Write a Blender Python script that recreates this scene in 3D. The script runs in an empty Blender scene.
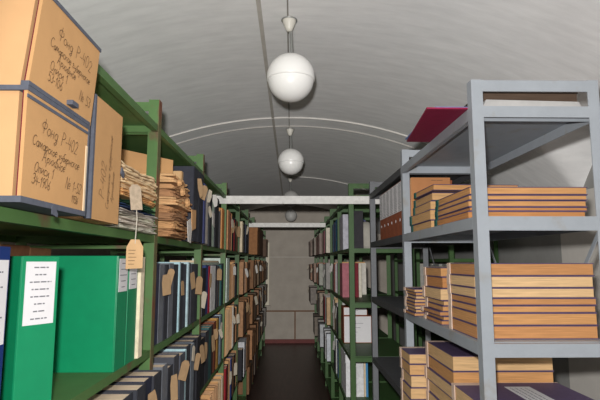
import bpy, bmesh, math, random
from mathutils import Vector, Matrix
PI = math.pi
col = bpy.context.scene.collection
scene = bpy.context.scene

# ------------------------------------------------------------------ helpers
def lin(c):
    return tuple(((x / 255) / 12.92 if x / 255 <= .04045 else ((x / 255 + .055) / 1.055) ** 2.4) for x in c)

MATS = {}
def mat(name, c, rough=.7, var=.15, scale=18, stretch=(1, 1, 1), bump=0, c2=None, spec=.3, metal=0, lo=.4, hi=.65):
    """procedural paint: base colour broken by stretched noise, an optional second colour in patches, optional bump"""
    key = (name, c, rough, var, scale, stretch, bump, c2, spec)
    if key in MATS: return MATS[key]
    m = bpy.data.materials.new(name); m.use_nodes = True
    nt = m.node_tree; b = nt.nodes['Principled BSDF']
    b.inputs['Roughness'].default_value = rough
    b.inputs['Metallic'].default_value = metal
    b.inputs['Specular IOR Level'].default_value = spec
    tc = nt.nodes.new('ShaderNodeTexCoord'); mp = nt.nodes.new('ShaderNodeMapping')
    mp.inputs['Scale'].default_value = stretch
    nt.links.new(tc.outputs['Object'], mp.inputs['Vector'])
    no = nt.nodes.new('ShaderNodeTexNoise'); no.inputs['Scale'].default_value = scale
    no.inputs['Detail'].default_value = 5; no.inputs['Roughness'].default_value = .6
    nt.links.new(mp.outputs[0], no.inputs['Vector'])
    L = lin(c)
    cr = nt.nodes.new('ShaderNodeValToRGB')
    cr.color_ramp.elements[0].position = .3; cr.color_ramp.elements[1].position = .7
    cr.color_ramp.elements[0].color = (*[x * (1 - var) for x in L], 1)
    cr.color_ramp.elements[1].color = (*[min(1, x * (1 + var)) for x in L], 1)
    nt.links.new(no.outputs['Fac'], cr.inputs[0])
    out = cr.outputs[0]
    if c2:
        n2 = nt.nodes.new('ShaderNodeTexNoise'); n2.inputs['Scale'].default_value = scale * .6
        n2.inputs['Detail'].default_value = 6
        nt.links.new(tc.outputs['Object'], n2.inputs['Vector'])
        r2 = nt.nodes.new('ShaderNodeValToRGB')
        r2.color_ramp.elements[0].position = lo; r2.color_ramp.elements[1].position = hi
        r2.color_ramp.elements[0].color = (0, 0, 0, 1); r2.color_ramp.elements[1].color = (1, 1, 1, 1)
        nt.links.new(n2.outputs['Fac'], r2.inputs[0])
        mx = nt.nodes.new('ShaderNodeMix'); mx.data_type = 'RGBA'
        nt.links.new(r2.outputs[0], mx.inputs['Factor'])
        nt.links.new(out, mx.inputs['A']); mx.inputs['B'].default_value = (*lin(c2), 1)
        out = mx.outputs['Result']
    nt.links.new(out, b.inputs['Base Color'])
    if bump:
        bp = nt.nodes.new('ShaderNodeBump'); bp.inputs['Strength'].default_value = bump
        bp.inputs['Distance'].default_value = .01
        nt.links.new(no.outputs['Fac'], bp.inputs['Height']); nt.links.new(bp.outputs[0], b.inputs['Normal'])
    MATS[key] = m
    return m

class MB:
    def __init__(s): s.bm = bmesh.new()
    def box(s, x0, x1, y0, y1, z0, z1, M=None):
        v = [s.bm.verts.new(p) for p in ((x0,y0,z0),(x1,y0,z0),(x1,y1,z0),(x0,y1,z0),(x0,y0,z1),(x1,y0,z1),(x1,y1,z1),(x0,y1,z1))]
        if M: bmesh.ops.transform(s.bm, matrix=M, verts=v)
        for f in ((0,3,2,1),(4,5,6,7),(0,1,5,4),(1,2,6,5),(2,3,7,6),(3,0,4,7)):
            s.bm.faces.new([v[i] for i in f])
        return s
    def hexa(s, pts):
        v = [s.bm.verts.new(p) for p in pts]
        for f in ((0,3,2,1),(4,5,6,7),(0,1,5,4),(1,2,6,5),(2,3,7,6),(3,0,4,7)):
            s.bm.faces.new([v[i] for i in f])
        return s
    def prism(s, poly, axis, a, b, M=None):
        """poly: 2-D outline in the other two axes (cyclic order), extruded from a to b along axis"""
        def P(p, t):
            return {'x': (t, p[0], p[1]), 'y': (p[0], t, p[1]), 'z': (p[0], p[1], t)}[axis]
        lo_ = [s.bm.verts.new(P(p, a)) for p in poly]; hi_ = [s.bm.verts.new(P(p, b)) for p in poly]
        if M: bmesh.ops.transform(s.bm, matrix=M, verts=lo_ + hi_)
        n = len(poly)
        s.bm.faces.new(lo_[::-1]); s.bm.faces.new(hi_)
        for i in range(n):
            s.bm.faces.new((lo_[i], lo_[(i+1) % n], hi_[(i+1) % n], hi_[i]))
        return s
    def tube(s, pts, r, n=8, caps=True):
        rings = []
        for i, p in enumerate(pts):
            p = Vector(p)
            d = (Vector(pts[min(i+1, len(pts)-1)]) - Vector(pts[max(i-1, 0)])).normalized()
            a = d.orthogonal().normalized() if abs(d.z) > .9 else d.cross(Vector((0,0,1))).normalized()
            b = d.cross(a)
            rings.append([s.bm.verts.new(p + a*r*math.cos(2*PI*k/n) + b*r*math.sin(2*PI*k/n)) for k in range(n)])
        for A, B in zip(rings, rings[1:]):
            for k in range(n): s.bm.faces.new((A[k], A[(k+1) % n], B[(k+1) % n], B[k]))
        if caps: s.bm.faces.new(rings[0][::-1]); s.bm.faces.new(rings[-1])
        return s
    def lathe(s, prof, n=40):
        rings = []
        for r, z in prof:
            if r < 1e-6: rings.append([s.bm.verts.new((0,0,z))])
            else: rings.append([s.bm.verts.new((r*math.cos(2*PI*k/n), r*math.sin(2*PI*k/n), z)) for k in range(n)])
        for A, B in zip(rings, rings[1:]):
            for k in range(n):
                a, b = A[k % len(A)], A[(k+1) % len(A)]; c, d = B[(k+1) % len(B)], B[k % len(B)]
                vs = []
                for v in (a, b, c, d):
                    if v not in vs: vs.append(v)
                if len(vs) > 2: s.bm.faces.new(vs)
        return s
    def build(s, name, m, parent=None, bevel=0, smooth=False, loc=None, rot=None, seg=2):
        bmesh.ops.recalc_face_normals(s.bm, faces=s.bm.faces[:])
        me = bpy.data.meshes.new(name); s.bm.to_mesh(me); s.bm.free()
        if smooth:
            for p in me.polygons: p.use_smooth = True
        me.materials.append(m)
        o = bpy.data.objects.new(name, me); col.objects.link(o)
        if parent: o.parent = parent
        if loc: o.location = loc
        if rot: o.rotation_euler = rot
        if bevel:
            md = o.modifiers.new('bevel', 'BEVEL'); md.width = bevel; md.segments = seg; md.limit_method = 'ANGLE'
        return o

def thing(name, label, cat, loc=(0,0,0), rz=0, group=None):
    o = bpy.data.objects.new(name, None); col.objects.link(o); o.empty_display_size = .05
    o.location = loc; o.rotation_euler = (0, 0, rz); o['label'] = label; o['category'] = cat
    if group: o['group'] = group
    return o
def tag(o, label, cat, group=None):
    o['label'] = label; o['category'] = cat
    if group: o['group'] = group
    return o
def struct(o):
    o['kind'] = 'structure'; return o

ORD = ['first','second','third','fourth','fifth','sixth','seventh','eighth','ninth','tenth','eleventh','twelfth','thirteenth','fourteenth','fifteenth','sixteenth']

# ------------------------------------------------------------------ materials
M_ceil = mat('grey_plaster', (240,239,238), .95, .07, 7, (.7, 2.6, 1), .12, spec=.1)
M_wall = mat('beige_grey_plaster', (160,152,142), .95, .08, 5, (1,1,1), .2, spec=.1)
M_wallr = mat('pale_grey_plaster', (150,149,146), .95, .07, 6, (1,1,1), .2, spec=.1)
M_pier = mat('light_plaster', (208,203,196), .95, .05, 6, (1,1,1), .15, spec=.1)
M_floor = mat('dark_red_brown_boards', (62,42,38), .38, .35, 4, (6,.7,1), .1, spec=.35)
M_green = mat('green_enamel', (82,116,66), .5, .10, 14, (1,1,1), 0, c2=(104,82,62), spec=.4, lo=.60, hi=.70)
M_green_rust = mat('worn_green_edge', (104,104,70), .6, .12, 16, (1,1,1), 0, c2=(120,78,58), lo=.42, hi=.6)
M_grey = mat('grey_enamel', (158,164,171), .45, .05, 16, (1,1,1), 0, c2=(150,146,138), spec=.4, lo=.6, hi=.75)
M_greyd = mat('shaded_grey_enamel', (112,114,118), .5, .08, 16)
M_card = mat('brown_cardboard', (204,158,108), .85, .06, 9, (1,1,1), .05)
M_cardl = mat('pale_cardboard', (216,170,122), .85, .05, 9)
M_tape = mat('grey_blue_cloth_tape', (92,96,108), .8, .12, 60)
M_ink = mat('pencil_grey', (116,90,66), .9, .05)
M_inkd = mat('printed_grey', (120,120,126), .9, .05)
M_red = mat('dark_red_lining', (112,22,40), .8, .1)
M_white = mat('white_paper', (226,224,226), .85, .03, 20)
M_cream = mat('cream_paper', (226,204,172), .9, .10, 30, (1, 12, 1))
M_pages = mat('cream_page_block', (240,216,188), .9, .14, 12, (1, 18, 1), .1)
M_tan = mat('tan_tag_card', (168,138,104), .9, .10, 40)
M_pale_tag = mat('pale_tag_card', (196,186,168), .9, .08, 30)
M_white_tag = mat('white_tag_card', (216,212,206), .9, .04, 30)
M_string = mat('white_string', (200,192,178), .9, .1, 60)
M_glass = mat('white_opal_glass', (246,245,242), .3, .01, 5, spec=.5)
M_cup = mat('white_ceramic', (206,202,192), .4, .03, 8, spec=.4)
M_metal = mat('pale_metal', (170,172,170), .35, .08, 30, metal=.6)
M_beam = mat('white_painted_beam', (222,220,216), .6, .12, 22, (1,1,1), .1, c2=(180,176,170), lo=.6, hi=.8)
M_conduit = mat('white_conduit', (212,208,202), .6, .08, 12)
M_strip = mat('grey_brown_cable_cover', (196,190,182), .7, .08, 12)
M_pipe = mat('brown_pipe', (116,82,56), .6, .12, 10)
M_skirt = mat('red_brown_paint', (98,42,38), .6, .12, 10)
M_frame = mat('cream_paint', (206,198,178), .6, .05, 10)
M_pane = mat('dim_glass', (120,122,120), .1, .05, 3, spec=.5)
M_purple = mat('purple_book_cloth', (96,80,112), .6, .12, 50, spec=.3)
M_teal = mat('teal_book_cloth', (38,92,84), .65, .25, 60)
M_spine = mat('pinkish_cream_cloth', (226,200,182), .7, .08, 40)
def pages_mat(c): return mat('page_block', c, .9, .24, 10, (.7,.7,30), .1)
M_pg = [pages_mat(c) for c in ((200,148,96),(214,176,128),(218,182,136),(192,138,90),(190,132,82),(208,164,114))]

# ------------------------------------------------------------------ the setting
CROWN = 2.75; RV = 3.0
def vault(x): return CROWN - (RV - math.sqrt(RV*RV - x*x))
def lunette(y): return min(2.40, 2.64 - .64*(y-2.3)**2)
def build_ceiling():
    bm = bmesh.new()
    xs = [-1.95 + 3.9*i/78 for i in range(79)]
    ys = [-1.2 + .06*j for j in range(191)]
    g = [[bm.verts.new((x, y, max(vault(x), lunette(y) if x > .9 else -9))) for y in ys] for x in xs]
    for i in range(len(xs)-1):
        for j in range(len(ys)-1):
            bm.faces.new((g[i][j], g[i][j+1], g[i+1][j+1], g[i+1][j]))
    me = bpy.data.meshes.new('ceiling'); bm.to_mesh(me); bm.free()
    for p in me.polygons: p.use_smooth = True
    me.materials.append(M_ceil)
    o = bpy.data.objects.new('ceiling', me); col.objects.link(o); struct(o)
build_ceiling()
struct(MB().box(-1.95, 1.95, -1.2, 10.2, -.05, 0).build('floor', M_floor))
struct(MB().box(-2.05, 2.05, 10.16, 10.26, 0, 2.9).build('wall_back', M_wall))
struct(MB().box(-2.0, -1.9, -1.2, 10.16, 0, 2.15).build('wall_left', M_wall))
m = MB(); m.box(1.9, 2.0, 3.48, 4.14, 0, 2.1); m.box(1.96, 2.06, 4.14, 10.16, 0, 2.12); m.box(1.93, 2.0, -1.2, 3.48, 0, 2.72)
struct(m.build('wall_right', M_wallr))
struct(MB().box(1.89, 1.93, 1.3, 3.48, 0, 2.05).build('trim_1', M_pier))
struct(MB().box(-1.9, 1.9, 10.135, 10.158, 0, .075).build('baseboard_back', M_skirt))
struct(MB().box(-1.9, 1.9, 10.152, 10.159, 1.685, 1.692).build('trim_2', M_strip))
w = struct(MB().box(-1.40, -.50, 10.145, 10.158, .80, 1.92).build('window_1', M_pane))
m = MB(); m.box(-.50, -.437, 10.12, 10.158, .74, 1.98); m.box(-1.46, -1.40, 10.12, 10.158, .74, 1.98)
m.box(-1.40, -.50, 10.12, 10.158, 1.92, 1.98); m.box(-1.40, -.50, 10.12, 10.158, .74, .80); m.box(-.97, -.93, 10.125, 10.158, .80, 1.92)
m.build('window_frame', M_frame, w)
MB().box(-1.5, -.40, 10.08, 10.158, .69, .735).build('window_sill', M_wall, w)

# conduits
def arc_pts(y, x0, x1, n=40, off=.006):
    return [(x0 + (x1-x0)*i/n, y, vault(x0 + (x1-x0)*i/n) - off) for i in range(n+1)]
tag(MB().tube(arc_pts(3.92, -1.6, 1.6), .0065).build('electrical_conduit', M_conduit, smooth=True), 'white conduit arching across the vault, the nearer and brighter of the pair', 'conduit')
tag(MB().tube(arc_pts(4.17, -1.6, 1.6), .005).build('electrical_conduit', mat('dull_white_conduit', (186,182,176), .7, .1, 12), smooth=True), 'thin dull white conduit arching across the vault, the farther of the pair', 'conduit')
tag(MB().tube(arc_pts(6.7, .02, 1.5, 24, .012), .005).build('electrical_wire', M_conduit, smooth=True), 'thin pale wire sagging from behind the second globe lamp to the right', 'wire')
tag(MB().box(-.158, -.138, -1.0, 10.1, CROWN-.014, CROWN-.004).build('cable_cover', M_strip), 'straight grey-brown strip running the length of the ceiling left of the lamps', 'cable cover')
tag(MB().tube([(-.018, y, CROWN-.005) for y in (-1, 3, 6, 9.2)], .0035).build('lamp_cable', mat('grey_cable', (150,146,140), .7)), 'faint grey cable along the crown of the vault above the globe lamps', 'cable')
t = thing('wall_pipe', 'thin brown pipe branching across the lower back wall', 'pipe', (0, 10.14, 0))
MB().tube([(-.9, 0, .622), (.9, 0, .622)], .013).build('horizontal_pipe', M_pipe, t)
MB().tube([(.082, -.001, .075), (.082, -.001, .612)], .012).build('vertical_pipe', M_pipe, t)

# ------------------------------------------------------------------ lamps
LAMPS = [(2.25, 'nearest and largest white glass globe lamp hanging over the aisle'),
         (4.22, 'second white globe lamp, hanging just beyond the ceiling conduits'),
         (6.75, 'third white globe lamp, partly hidden by the nearer white beam'),
         (9.25, 'farthest small globe lamp, seen between the two white beams')]
def make_lamp(y, label):
    M_glass = mat('white_opal_glass', (246,245,242), .3, .01, 5, spec=.5) if y < 5 else mat('falloff_dimmed_opal_glass', (176,174,170), .4, .03, 5, spec=.4)  # far globes get greyer glass, the weaker flash put into their colour
    r = .112; zc = 2.445
    t = thing('globe_pendant_lamp', label, 'lamp', (-.003, y, zc), 0, 'globe pendant lamps over the aisle')
    up = [(0, r)] + [(r*math.sin(a), r*math.cos(a)) for a in [PI/2*i/14 for i in range(1, 15)]] + [(r, -.012), (r-.003, -.016), (r-.008, -.016)]
    MB().lathe(up, 48).build('upper_globe', M_glass, t, smooth=True)
    rl = r - .006
    lo = [(rl*math.cos(a), -.012 - rl*.96*math.sin(a)) for a in [PI/2*i/14 for i in range(0, 14)]] + [(0, -.012 - rl*.96)]
    MB().lathe(lo, 48).build('lower_globe', M_glass, t, smooth=True)
    top = CROWN - zc
    m = MB().tube([(-.004, 0, r-.002), (-.004, 0, top-.07)], .0032); m.tube([(.005, .002, r-.002), (.004, 0, top-.07)], .0032)
    m.build('hanging_rod', M_metal, t)
    MB().lathe([(0, -.072), (.012, -.071), (.018, -.06), (.030, -.03), (.034, -.015), (.033, -.012), (.028, -.008), (.020, -.003), (0, -.002)], 28).build('ceiling_cup', M_cup, t, smooth=True, loc=(-.008, 0, top-.006))
    m = MB().lathe([(.034, -.019), (.038, -.0185), (.038, -.0145), (.033, -.0135)], 28); m.build('cup_rim', M_metal, t, smooth=True, loc=(-.008, 0, top-.006))
for a in LAMPS: make_lamp(*a)

# ------------------------------------------------------------------ shelving
M_green_d = mat('falloff_dimmed_green_enamel', (62,92,50), .5, .12, 14, (1,1,1), 0, c2=(96,84,62), spec=.3, lo=.62, hi=.72)  # same green, darkened in the colour to stand in for flash falloff
def shelf_unit(label, xf, xb, ya, yb, zs, m, first=False, lip=.03, top=2.2, endbars=(), brace=False, edge=None, group=None, post_w=.038, ms=None):
    """xf = aisle-side plane, xb = rear plane; posts at yb (and ya for the first bay of a run)"""
    s = 1 if xb > xf else -1
    t = thing('shelving_unit', label, 'shelving', ((xf+xb)/2, (ya+yb)/2, 0), 0, group)
    ox, oy = (xf+xb)/2, (ya+yb)/2
    def bx(M_, x0, x1, y0, y1, z0, z1): M_.box(min(x0,x1)-ox, max(x0,x1)-ox, y0-oy, y1-oy, z0, z1)
    h = .02
    for yp in ([ya, yb] if first else [yb]):
        for xp, d in ((xf, s), (xb, -s)):
            a = MB(); bx(a, xp, xp + d*post_w, yp-h, yp-h+.004, .01, top)
            bx(a, xp, xp + d*.004, yp-h+.004, yp+h, .01, top)
            po = a.build('post', m, t)
            b = MB(); bx(b, xp - d*.004, xp + d*(post_w+.004), yp-h-.004, yp+h+.004, 0, .012); b.build('foot', m, po)
            if edge and xp == xf:
                e = MB(); bx(e, xp - d*.0015, xp, yp-h, yp+h, .05, top); e.build('worn_edge', edge, po)
        for z, hh in endbars:
            a = MB(); bx(a, xf + s*post_w, xb - s*post_w, yp-h, yp-h+.004, z-hh, z); bx(a, xf + s*post_w, xb - s*post_w, yp-h+.004, yp-h+.02, z-.004, z)
            a.build('crossbar', m, t)
    y0, y1 = ya+h+.001, yb-h-.001
    for z in zs:
        a = MB(); bx(a, xf, xb, y0, y1, z-.003, z)
        bx(a, xf, xf + s*.003, y0, y1, z-lip, z-.003); bx(a, xb, xb - s*.003, y0, y1, z-lip, z-.003)
        bx(a, xf + s*.003, xb - s*.003, y0, y0+.003, z-lip, z-.003); bx(a, xf + s*.003, xb - s*.003, y1-.003, y1, z-lip, z-.003)
        bx(a, xf + s*.003, xf + s*.02, y0, y1, z-lip, z-lip+.003)
        a.build('shelf', ms or m, t)
    if brace:
        for (za, zb) in brace:
            for f in (0, 1):
                p = Vector((xb-ox + s*(.004 + .005*f), y0-oy+.02, za if f else zb)); q = Vector((xb-ox + s*(.004 + .005*f), y1-oy-.02, zb if f else za))
                a = MB(); dv = (q-p); n = Vector((0, -dv.z, dv.y)).normalized()*.008
                ww = Vector((.0015, 0, 0))
                a.hexa([p-n-ww, p-n+ww, p+n+ww, p+n-ww, q-n-ww, q-n+ww, q+n+ww, q+n-ww])
                a.build('diagonal_brace', m, t)
    return t

LS = [2.10, 1.685, 1.28, .88, .48, .10]
XL, XLB = -.5, -1.0
LPOST = [.79] + [1.86 + i*1.0 for i in range(9)]
LPOST[2] = 2.82
lname = ['nearest left green bay with the archive boxes and binders', 'second left green bay from the camera, full of dark files',
         'third left green bay, ending at the post by the nearer white beam', 'fourth left green bay, just beyond the nearer white beam',
         'fifth left green bay, before the large brown carton', 'sixth left green bay, alongside the farther white beam',
         'seventh left green bay, under the nearer large brown carton', 'eighth left green bay, under the farther brown carton', 'last left green bay, beside the cream window frame']
for i in range(9):
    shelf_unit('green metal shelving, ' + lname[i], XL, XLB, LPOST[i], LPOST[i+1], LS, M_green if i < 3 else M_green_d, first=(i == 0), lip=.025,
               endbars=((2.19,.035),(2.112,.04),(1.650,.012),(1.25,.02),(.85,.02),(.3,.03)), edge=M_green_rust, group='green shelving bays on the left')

GP = [1.62, 2.67, 3.78]
XG, XGB = .6, 1.03
GS = [2.105, 1.737, 1.335, .90, .50, .10]
gbar = ((2.194,.038),(2.105,.038),(1.737,.046),(1.335,.042),(.9,.042),(.2,.03))
shelf_unit('grey metal shelving bay nearest the camera, holding stacks of bound volumes', XG, XGB, GP[0], GP[1], GS, M_grey, True, .04, 2.196, gbar, brace=((1.70,.55),), group='grey shelving bays')
shelf_unit('second grey metal shelving bay, with brown binders and empty lower shelves', XG, XGB, GP[1], GP[2], GS, M_greyd, False, .04, 2.2, gbar, brace=((1.70,.55),), group='grey shelving bays', ms=mat('shaded_grey_shelf', (78,79,82), .6, .1, 16))  # posts and sheets coloured darker to imitate weak, grazing flash light

XR, XRB = .448, .95
RPOST = [3.88, 4.82, 5.76, 6.72, 7.70, 8.68, 9.66]
RS = [2.10, 1.695, 1.28, .88, .48, .10]
rname = ['first right green bay, its open end just beyond the grey shelving', 'second right green bay from its open end, with pale files', 'third right green bay, before the farther white beam',
         'fourth right green bay, at the farther white beam', 'fifth right green bay, near the back wall', 'last right green bay, closest to the back wall']
for i in range(6):
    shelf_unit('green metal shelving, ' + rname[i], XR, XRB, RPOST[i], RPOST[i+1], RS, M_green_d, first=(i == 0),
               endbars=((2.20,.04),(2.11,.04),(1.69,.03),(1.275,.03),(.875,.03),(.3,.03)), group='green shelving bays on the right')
WP = [4.5, 5.7, 6.9]
for i in range(2):
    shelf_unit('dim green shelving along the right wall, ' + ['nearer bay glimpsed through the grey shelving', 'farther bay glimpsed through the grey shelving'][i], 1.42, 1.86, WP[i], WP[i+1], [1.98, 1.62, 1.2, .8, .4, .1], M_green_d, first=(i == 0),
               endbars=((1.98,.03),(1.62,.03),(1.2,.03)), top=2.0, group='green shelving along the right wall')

# beams
tag(MB().box(-.605, .76, 3.822, 3.838, 2.034, 2.096).build('tie_beam', M_beam, bevel=.002), 'nearer white painted beam spanning the aisle between the shelf runs', 'beam')
tag(MB().box(-.575, .44, 6.36, 6.40, 2.03, 2.085).build('tie_beam', M_beam, bevel=.002), 'farther thin white beam across the aisle before the back wall', 'beam')

# ------------------------------------------------------------------ books and files
def spine_tag(parent, s, t, h, rng, m, zf=None, w=None, L=None, name='paper_tag', ang=None, dy=None, twist=None):
    """a card hanging out over the spine"""
    w = w or rng.uniform(.028, .046); L = L or rng.uniform(.065, .105)
    a = ang if ang is not None else rng.uniform(-.35, .35)
    z = h * (zf or rng.uniform(.72, .99)); y = dy if dy is not None else rng.uniform(-.3, .3)*t
    k = w*.28
    sh = rng.random()
    if name == 'cloth_tag' or sh < .35: poly = [(-w/2, -L), (w/2, -L), (w/2, -k), (w/2-k, 0), (-w/2+k, 0), (-w/2, -k)]
    elif sh < .7: poly = [(-w*.42, -L), (w*.5, -L*.94), (w*.46, -L*.3), (w*.36, 0), (-w*.38, -.004), (-w*.5, -L*.4)]
    else: poly = [(-w*.2, -L), (w*.3, -L*.9), (w*.5, -L*.45), (w*.3, 0), (-w*.4, 0), (-w*.46, -L*.5)]
    tw = rng.uniform(.15, .85) if twist is None else twist
    M = Matrix.Translation((s*(.006 + w*.55*math.sin(tw)), y, z)) @ Matrix.Rotation(-s*tw, 4, 'Z') @ Matrix.Rotation(a, 4, 'X') @ Matrix.Rotation(s*-.05, 4, 'Y')
    return MB().prism(poly, 'x', -.001, .001, M).build(name, m, parent)

def book(x, y, z, t, h, d, s, c, label, cat='book', name='archive_file', kind='file', tagm=None, rng=None, lab=None, rz=0, group=None, pages=None, lean=0):
    """upright volume: s=+1 spine faces +X (left run), s=-1 spine faces -X.  y = its near face"""
    rng = rng or random.Random(1)
    T = thing(name, label, cat, (x, y + t/2, z), rz, group)
    if lean: T.rotation_euler = (lean, 0, rz)
    b = .003 if t > .02 else .0018
    def X(a, e): return (min(-s*a, -s*e), max(-s*a, -s*e))
    cm = c if not isinstance(c, tuple) else mat('file_cover', c, .75, .18, 26, (1,1,1), .05)
    pg = pages or M_pages
    if kind in ('file', 'binder'):
        m = MB()
        m.box(*X(0, b), -t/2, t/2, 0, h)
        m.box(*X(b, d), -t/2, -t/2+b, 0, h); m.box(*X(b, d), t/2-b, t/2, 0, h)
        m.build('cover', cm, T, bevel=min(.004, t*.12) if kind == 'binder' else .0015)
        MB().box(*X(b+.0005, d-.006), -t/2+b+.0004, t/2-b-.0004, .003, h-(.006 if kind == 'file' else .012)).build('pages', pg, T)
    elif kind == 'bundle':        # unbound papers held between two boards, ragged fore edge to the aisle
        m = MB(); n = max(3, int(t/.012)); yy = -t/2+.002; st = (t-.004)/n
        for i in range(n):
            dx = rng.uniform(0, .012); hh = h - rng.uniform(.004, .02)
            m.box(*X(dx, d-.01), yy, yy+st*.96, 0.001, hh); yy += st
        m.build('papers', cm, T)
        m = MB(); m.box(*X(.004, d), -t/2, -t/2+.0018, 0, h); m.build('cardboard_cover', M_card, T)
        m = MB(); m.box(*X(.004, d), t/2-.0018, t/2, 0, h); m.build('cardboard_cover', M_card, T)
    elif kind == 'box':
        MB().box(*X(0.001, d), -t/2, t/2, 0, h*.985).build('carton', cm, T, bevel=.002)
        m = MB(); e = .002
        m.box(*X(-e, d), -t/2-e, t/2+e, h*.80, h); m.build('lid', cm, T, bevel=.002)
    if lab:
        w_, z0, z1, rows = lab
        L = MB().box(*X(-.0012, -.0002), -t*w_/2, t*w_/2, h*z0, h*z1).build('spine_label', M_white, T)
        if rows:
            m = MB()
            for i in range(rows):
                zz = h*z1 - (i+.8)*(h*(z1-z0))/(rows+.6); q = t*w_/2*rng.uniform(.35, .8); g = -q
                while g < q:
                    e = min(q, g + rng.uniform(.004, .014)); m.box(*X(-.0018, -.0013), g, e, zz-.0013, zz+.0013); g = e + .0025
            m.build('lettering', M_inkd, L)
    if tagm: spine_tag(T, s, t, h, rng, tagm)
    return T

ranked = {}; LAST = {}
def run(post, shelf_name, side, x, y, z, items, seed, gap=.002, hmax=.34, d=.27):
    """fill a shelf: items = list of (thickness, height, colour, words, kind, tag) placed away from the camera"""
    rng = random.Random(seed)
    s = 1 if side == 'left' else -1
    for it in items:
        t, h, c, words, kind, tg = it[:6]
        px = it[6] if len(it) > 6 else rng.uniform(-.005, .005)
        if c is None: y += t; continue
        k = ranked.get((side, post, shelf_name), 0); ranked[(side, post, shelf_name)] = k + 1
        tw = {'tan': ' with tan tag', 'pale': ' with pale tag', 'white': ' with white tag', None: ''}[tg]
        label = f"{words}{tw}, {ORD[k]} past the {post} {side} post, {shelf_name} shelf"
        tm = {'tan': M_tan, 'pale': M_pale_tag, 'white': M_white_tag, None: None}[tg]
        nm = {'file': 'archive_file', 'bundle': 'paper_bundle', 'box': 'archive_box', 'binder': 'ring_binder'}[kind]
        ct = {'file': 'file', 'bundle': 'paper bundle', 'box': 'box', 'binder': 'binder'}[kind]
        LAST[label] = book(x + s*px, y, z, t, h, d, s, c, label, ct, nm, kind, tm, rng, group=f'files on the {side} {shelf_name} shelves')
        y += t + gap
    return y

DG=(58,60,68); NV=(44,48,66); GR=(112,116,124); LB=(176,208,216); DK=(40,40,46); TN=(166,126,90); BR=(132,90,60); BL=(52,66,118)
RD=(150,36,44); WH=(206,206,204); CE=(160,180,164); OR=(204,132,70); TE=(52,94,96); SA=(186,112,96); CR=(212,196,168); RB=(128,70,48); YE=(206,160,84); PK=(168,110,118); LV=(176,176,190)
BX=(150,108,74); BX2=(128,92,64); BX3=(168,126,92)

# --- left, middle shelf
run('nearest','middle','left', -.508, 1.888, 1.28, [
 (.075,.305,(50,54,74),'dark navy file','file',None), (.07,.30,GR,'mid grey file','file','tan'), (.065,.30,DG,'dark grey file','file','tan'), (.075,.305,GR,'grey file','file',None),
 (.10,.30,DG,'wide dark grey file','file',None), (.022,.31,LB,'thin pale blue file','file',None,.007), (.085,.305,DG,'charcoal file','file','tan'), (.075,.30,(70,74,84),'slate grey file','file',None),
 (.026,.31,(176,200,206),'thin whitish blue file','file',None,.008), (.07,.305,DG,'dark grey file','file','tan'), (.08,.30,(66,68,76),'dark slate file','file',None), (.085,.30,DG,'charcoal grey file','file','tan')], 11)
run('second','middle','left', -.506, 2.85, 1.28, [
 (.05,.20,WH,'short off-white file','file','pale'), (.11,.275,DK,'black file','file',None), (.09,.29,BL,'dark blue file with reddish top','file',None), (.065,.285,(176,36,46),'red file','file','tan',.003),
 (.20,.285,(236,236,236),'wide white file','file',None,.004), (.07,.29,NV,'navy file','file',None), (.06,.28,TN,'tan file','file','tan'), (.05,.285,DG,'dark grey file','file',None), (.07,.28,(150,140,122),'grey-tan file','file',None), (.07,.29,TE,'teal file','file',None),(.06,.30,DK,'black file','file',None)], 12)
run('third','middle','left', -.50, 3.90, 1.28, [
 (.16,.34,(212,226,216),'tall pale greenish file','file',None,.006), (.09,.33,DK,'black file','file',None), (.15,.30,TN,'thick tan bundle','bundle',None), (.13,.31,(176,140,108),'thick tan bundle','bundle','white'), (.12,.29,TN,'tan bundle','bundle',None),(.11,.30,DK,'black file','file',None)], 13)
run('fourth','middle','left', -.458, 4.90, 1.28, [
 (.16,.31,BX3,'tan carton','box','white'), (.15,.31,(170,136,110),'pale tan bundle','bundle',None), (.17,.31,BX,'brown carton','box',None), (.14,.30,BX2,'dull brown carton','box','tan'),(.15,.31,BX,'brown carton','box',None)], 14)
run('fifth','middle','left', -.442, 5.90, 1.28, [
 (.2,.33,BX2,'brown carton','box',None),(.22,.30,(150,124,100),'grey-brown bundle','bundle','white'),(.24,.33,BX,'brown carton','box',None),(.2,.30,BX3,'tan carton','box','tan')], 15)
run('sixth','middle','left', -.442, 6.90, 1.28, [
 (.3,.32,(146,124,100),'wide grey-brown carton','box','white'),(.28,.34,BX,'brown carton','box',None),(.3,.3,BX2,'dull brown carton','box','pale')], 16)
run('seventh','middle','left', -.442, 7.90, 1.28, [(.3,.33,BX2,'brown carton','box',None),(.28,.3,BX,'brown carton','box','tan'),(.3,.33,(110,100,90),'grey-brown carton','box',None)], 17)

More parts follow.
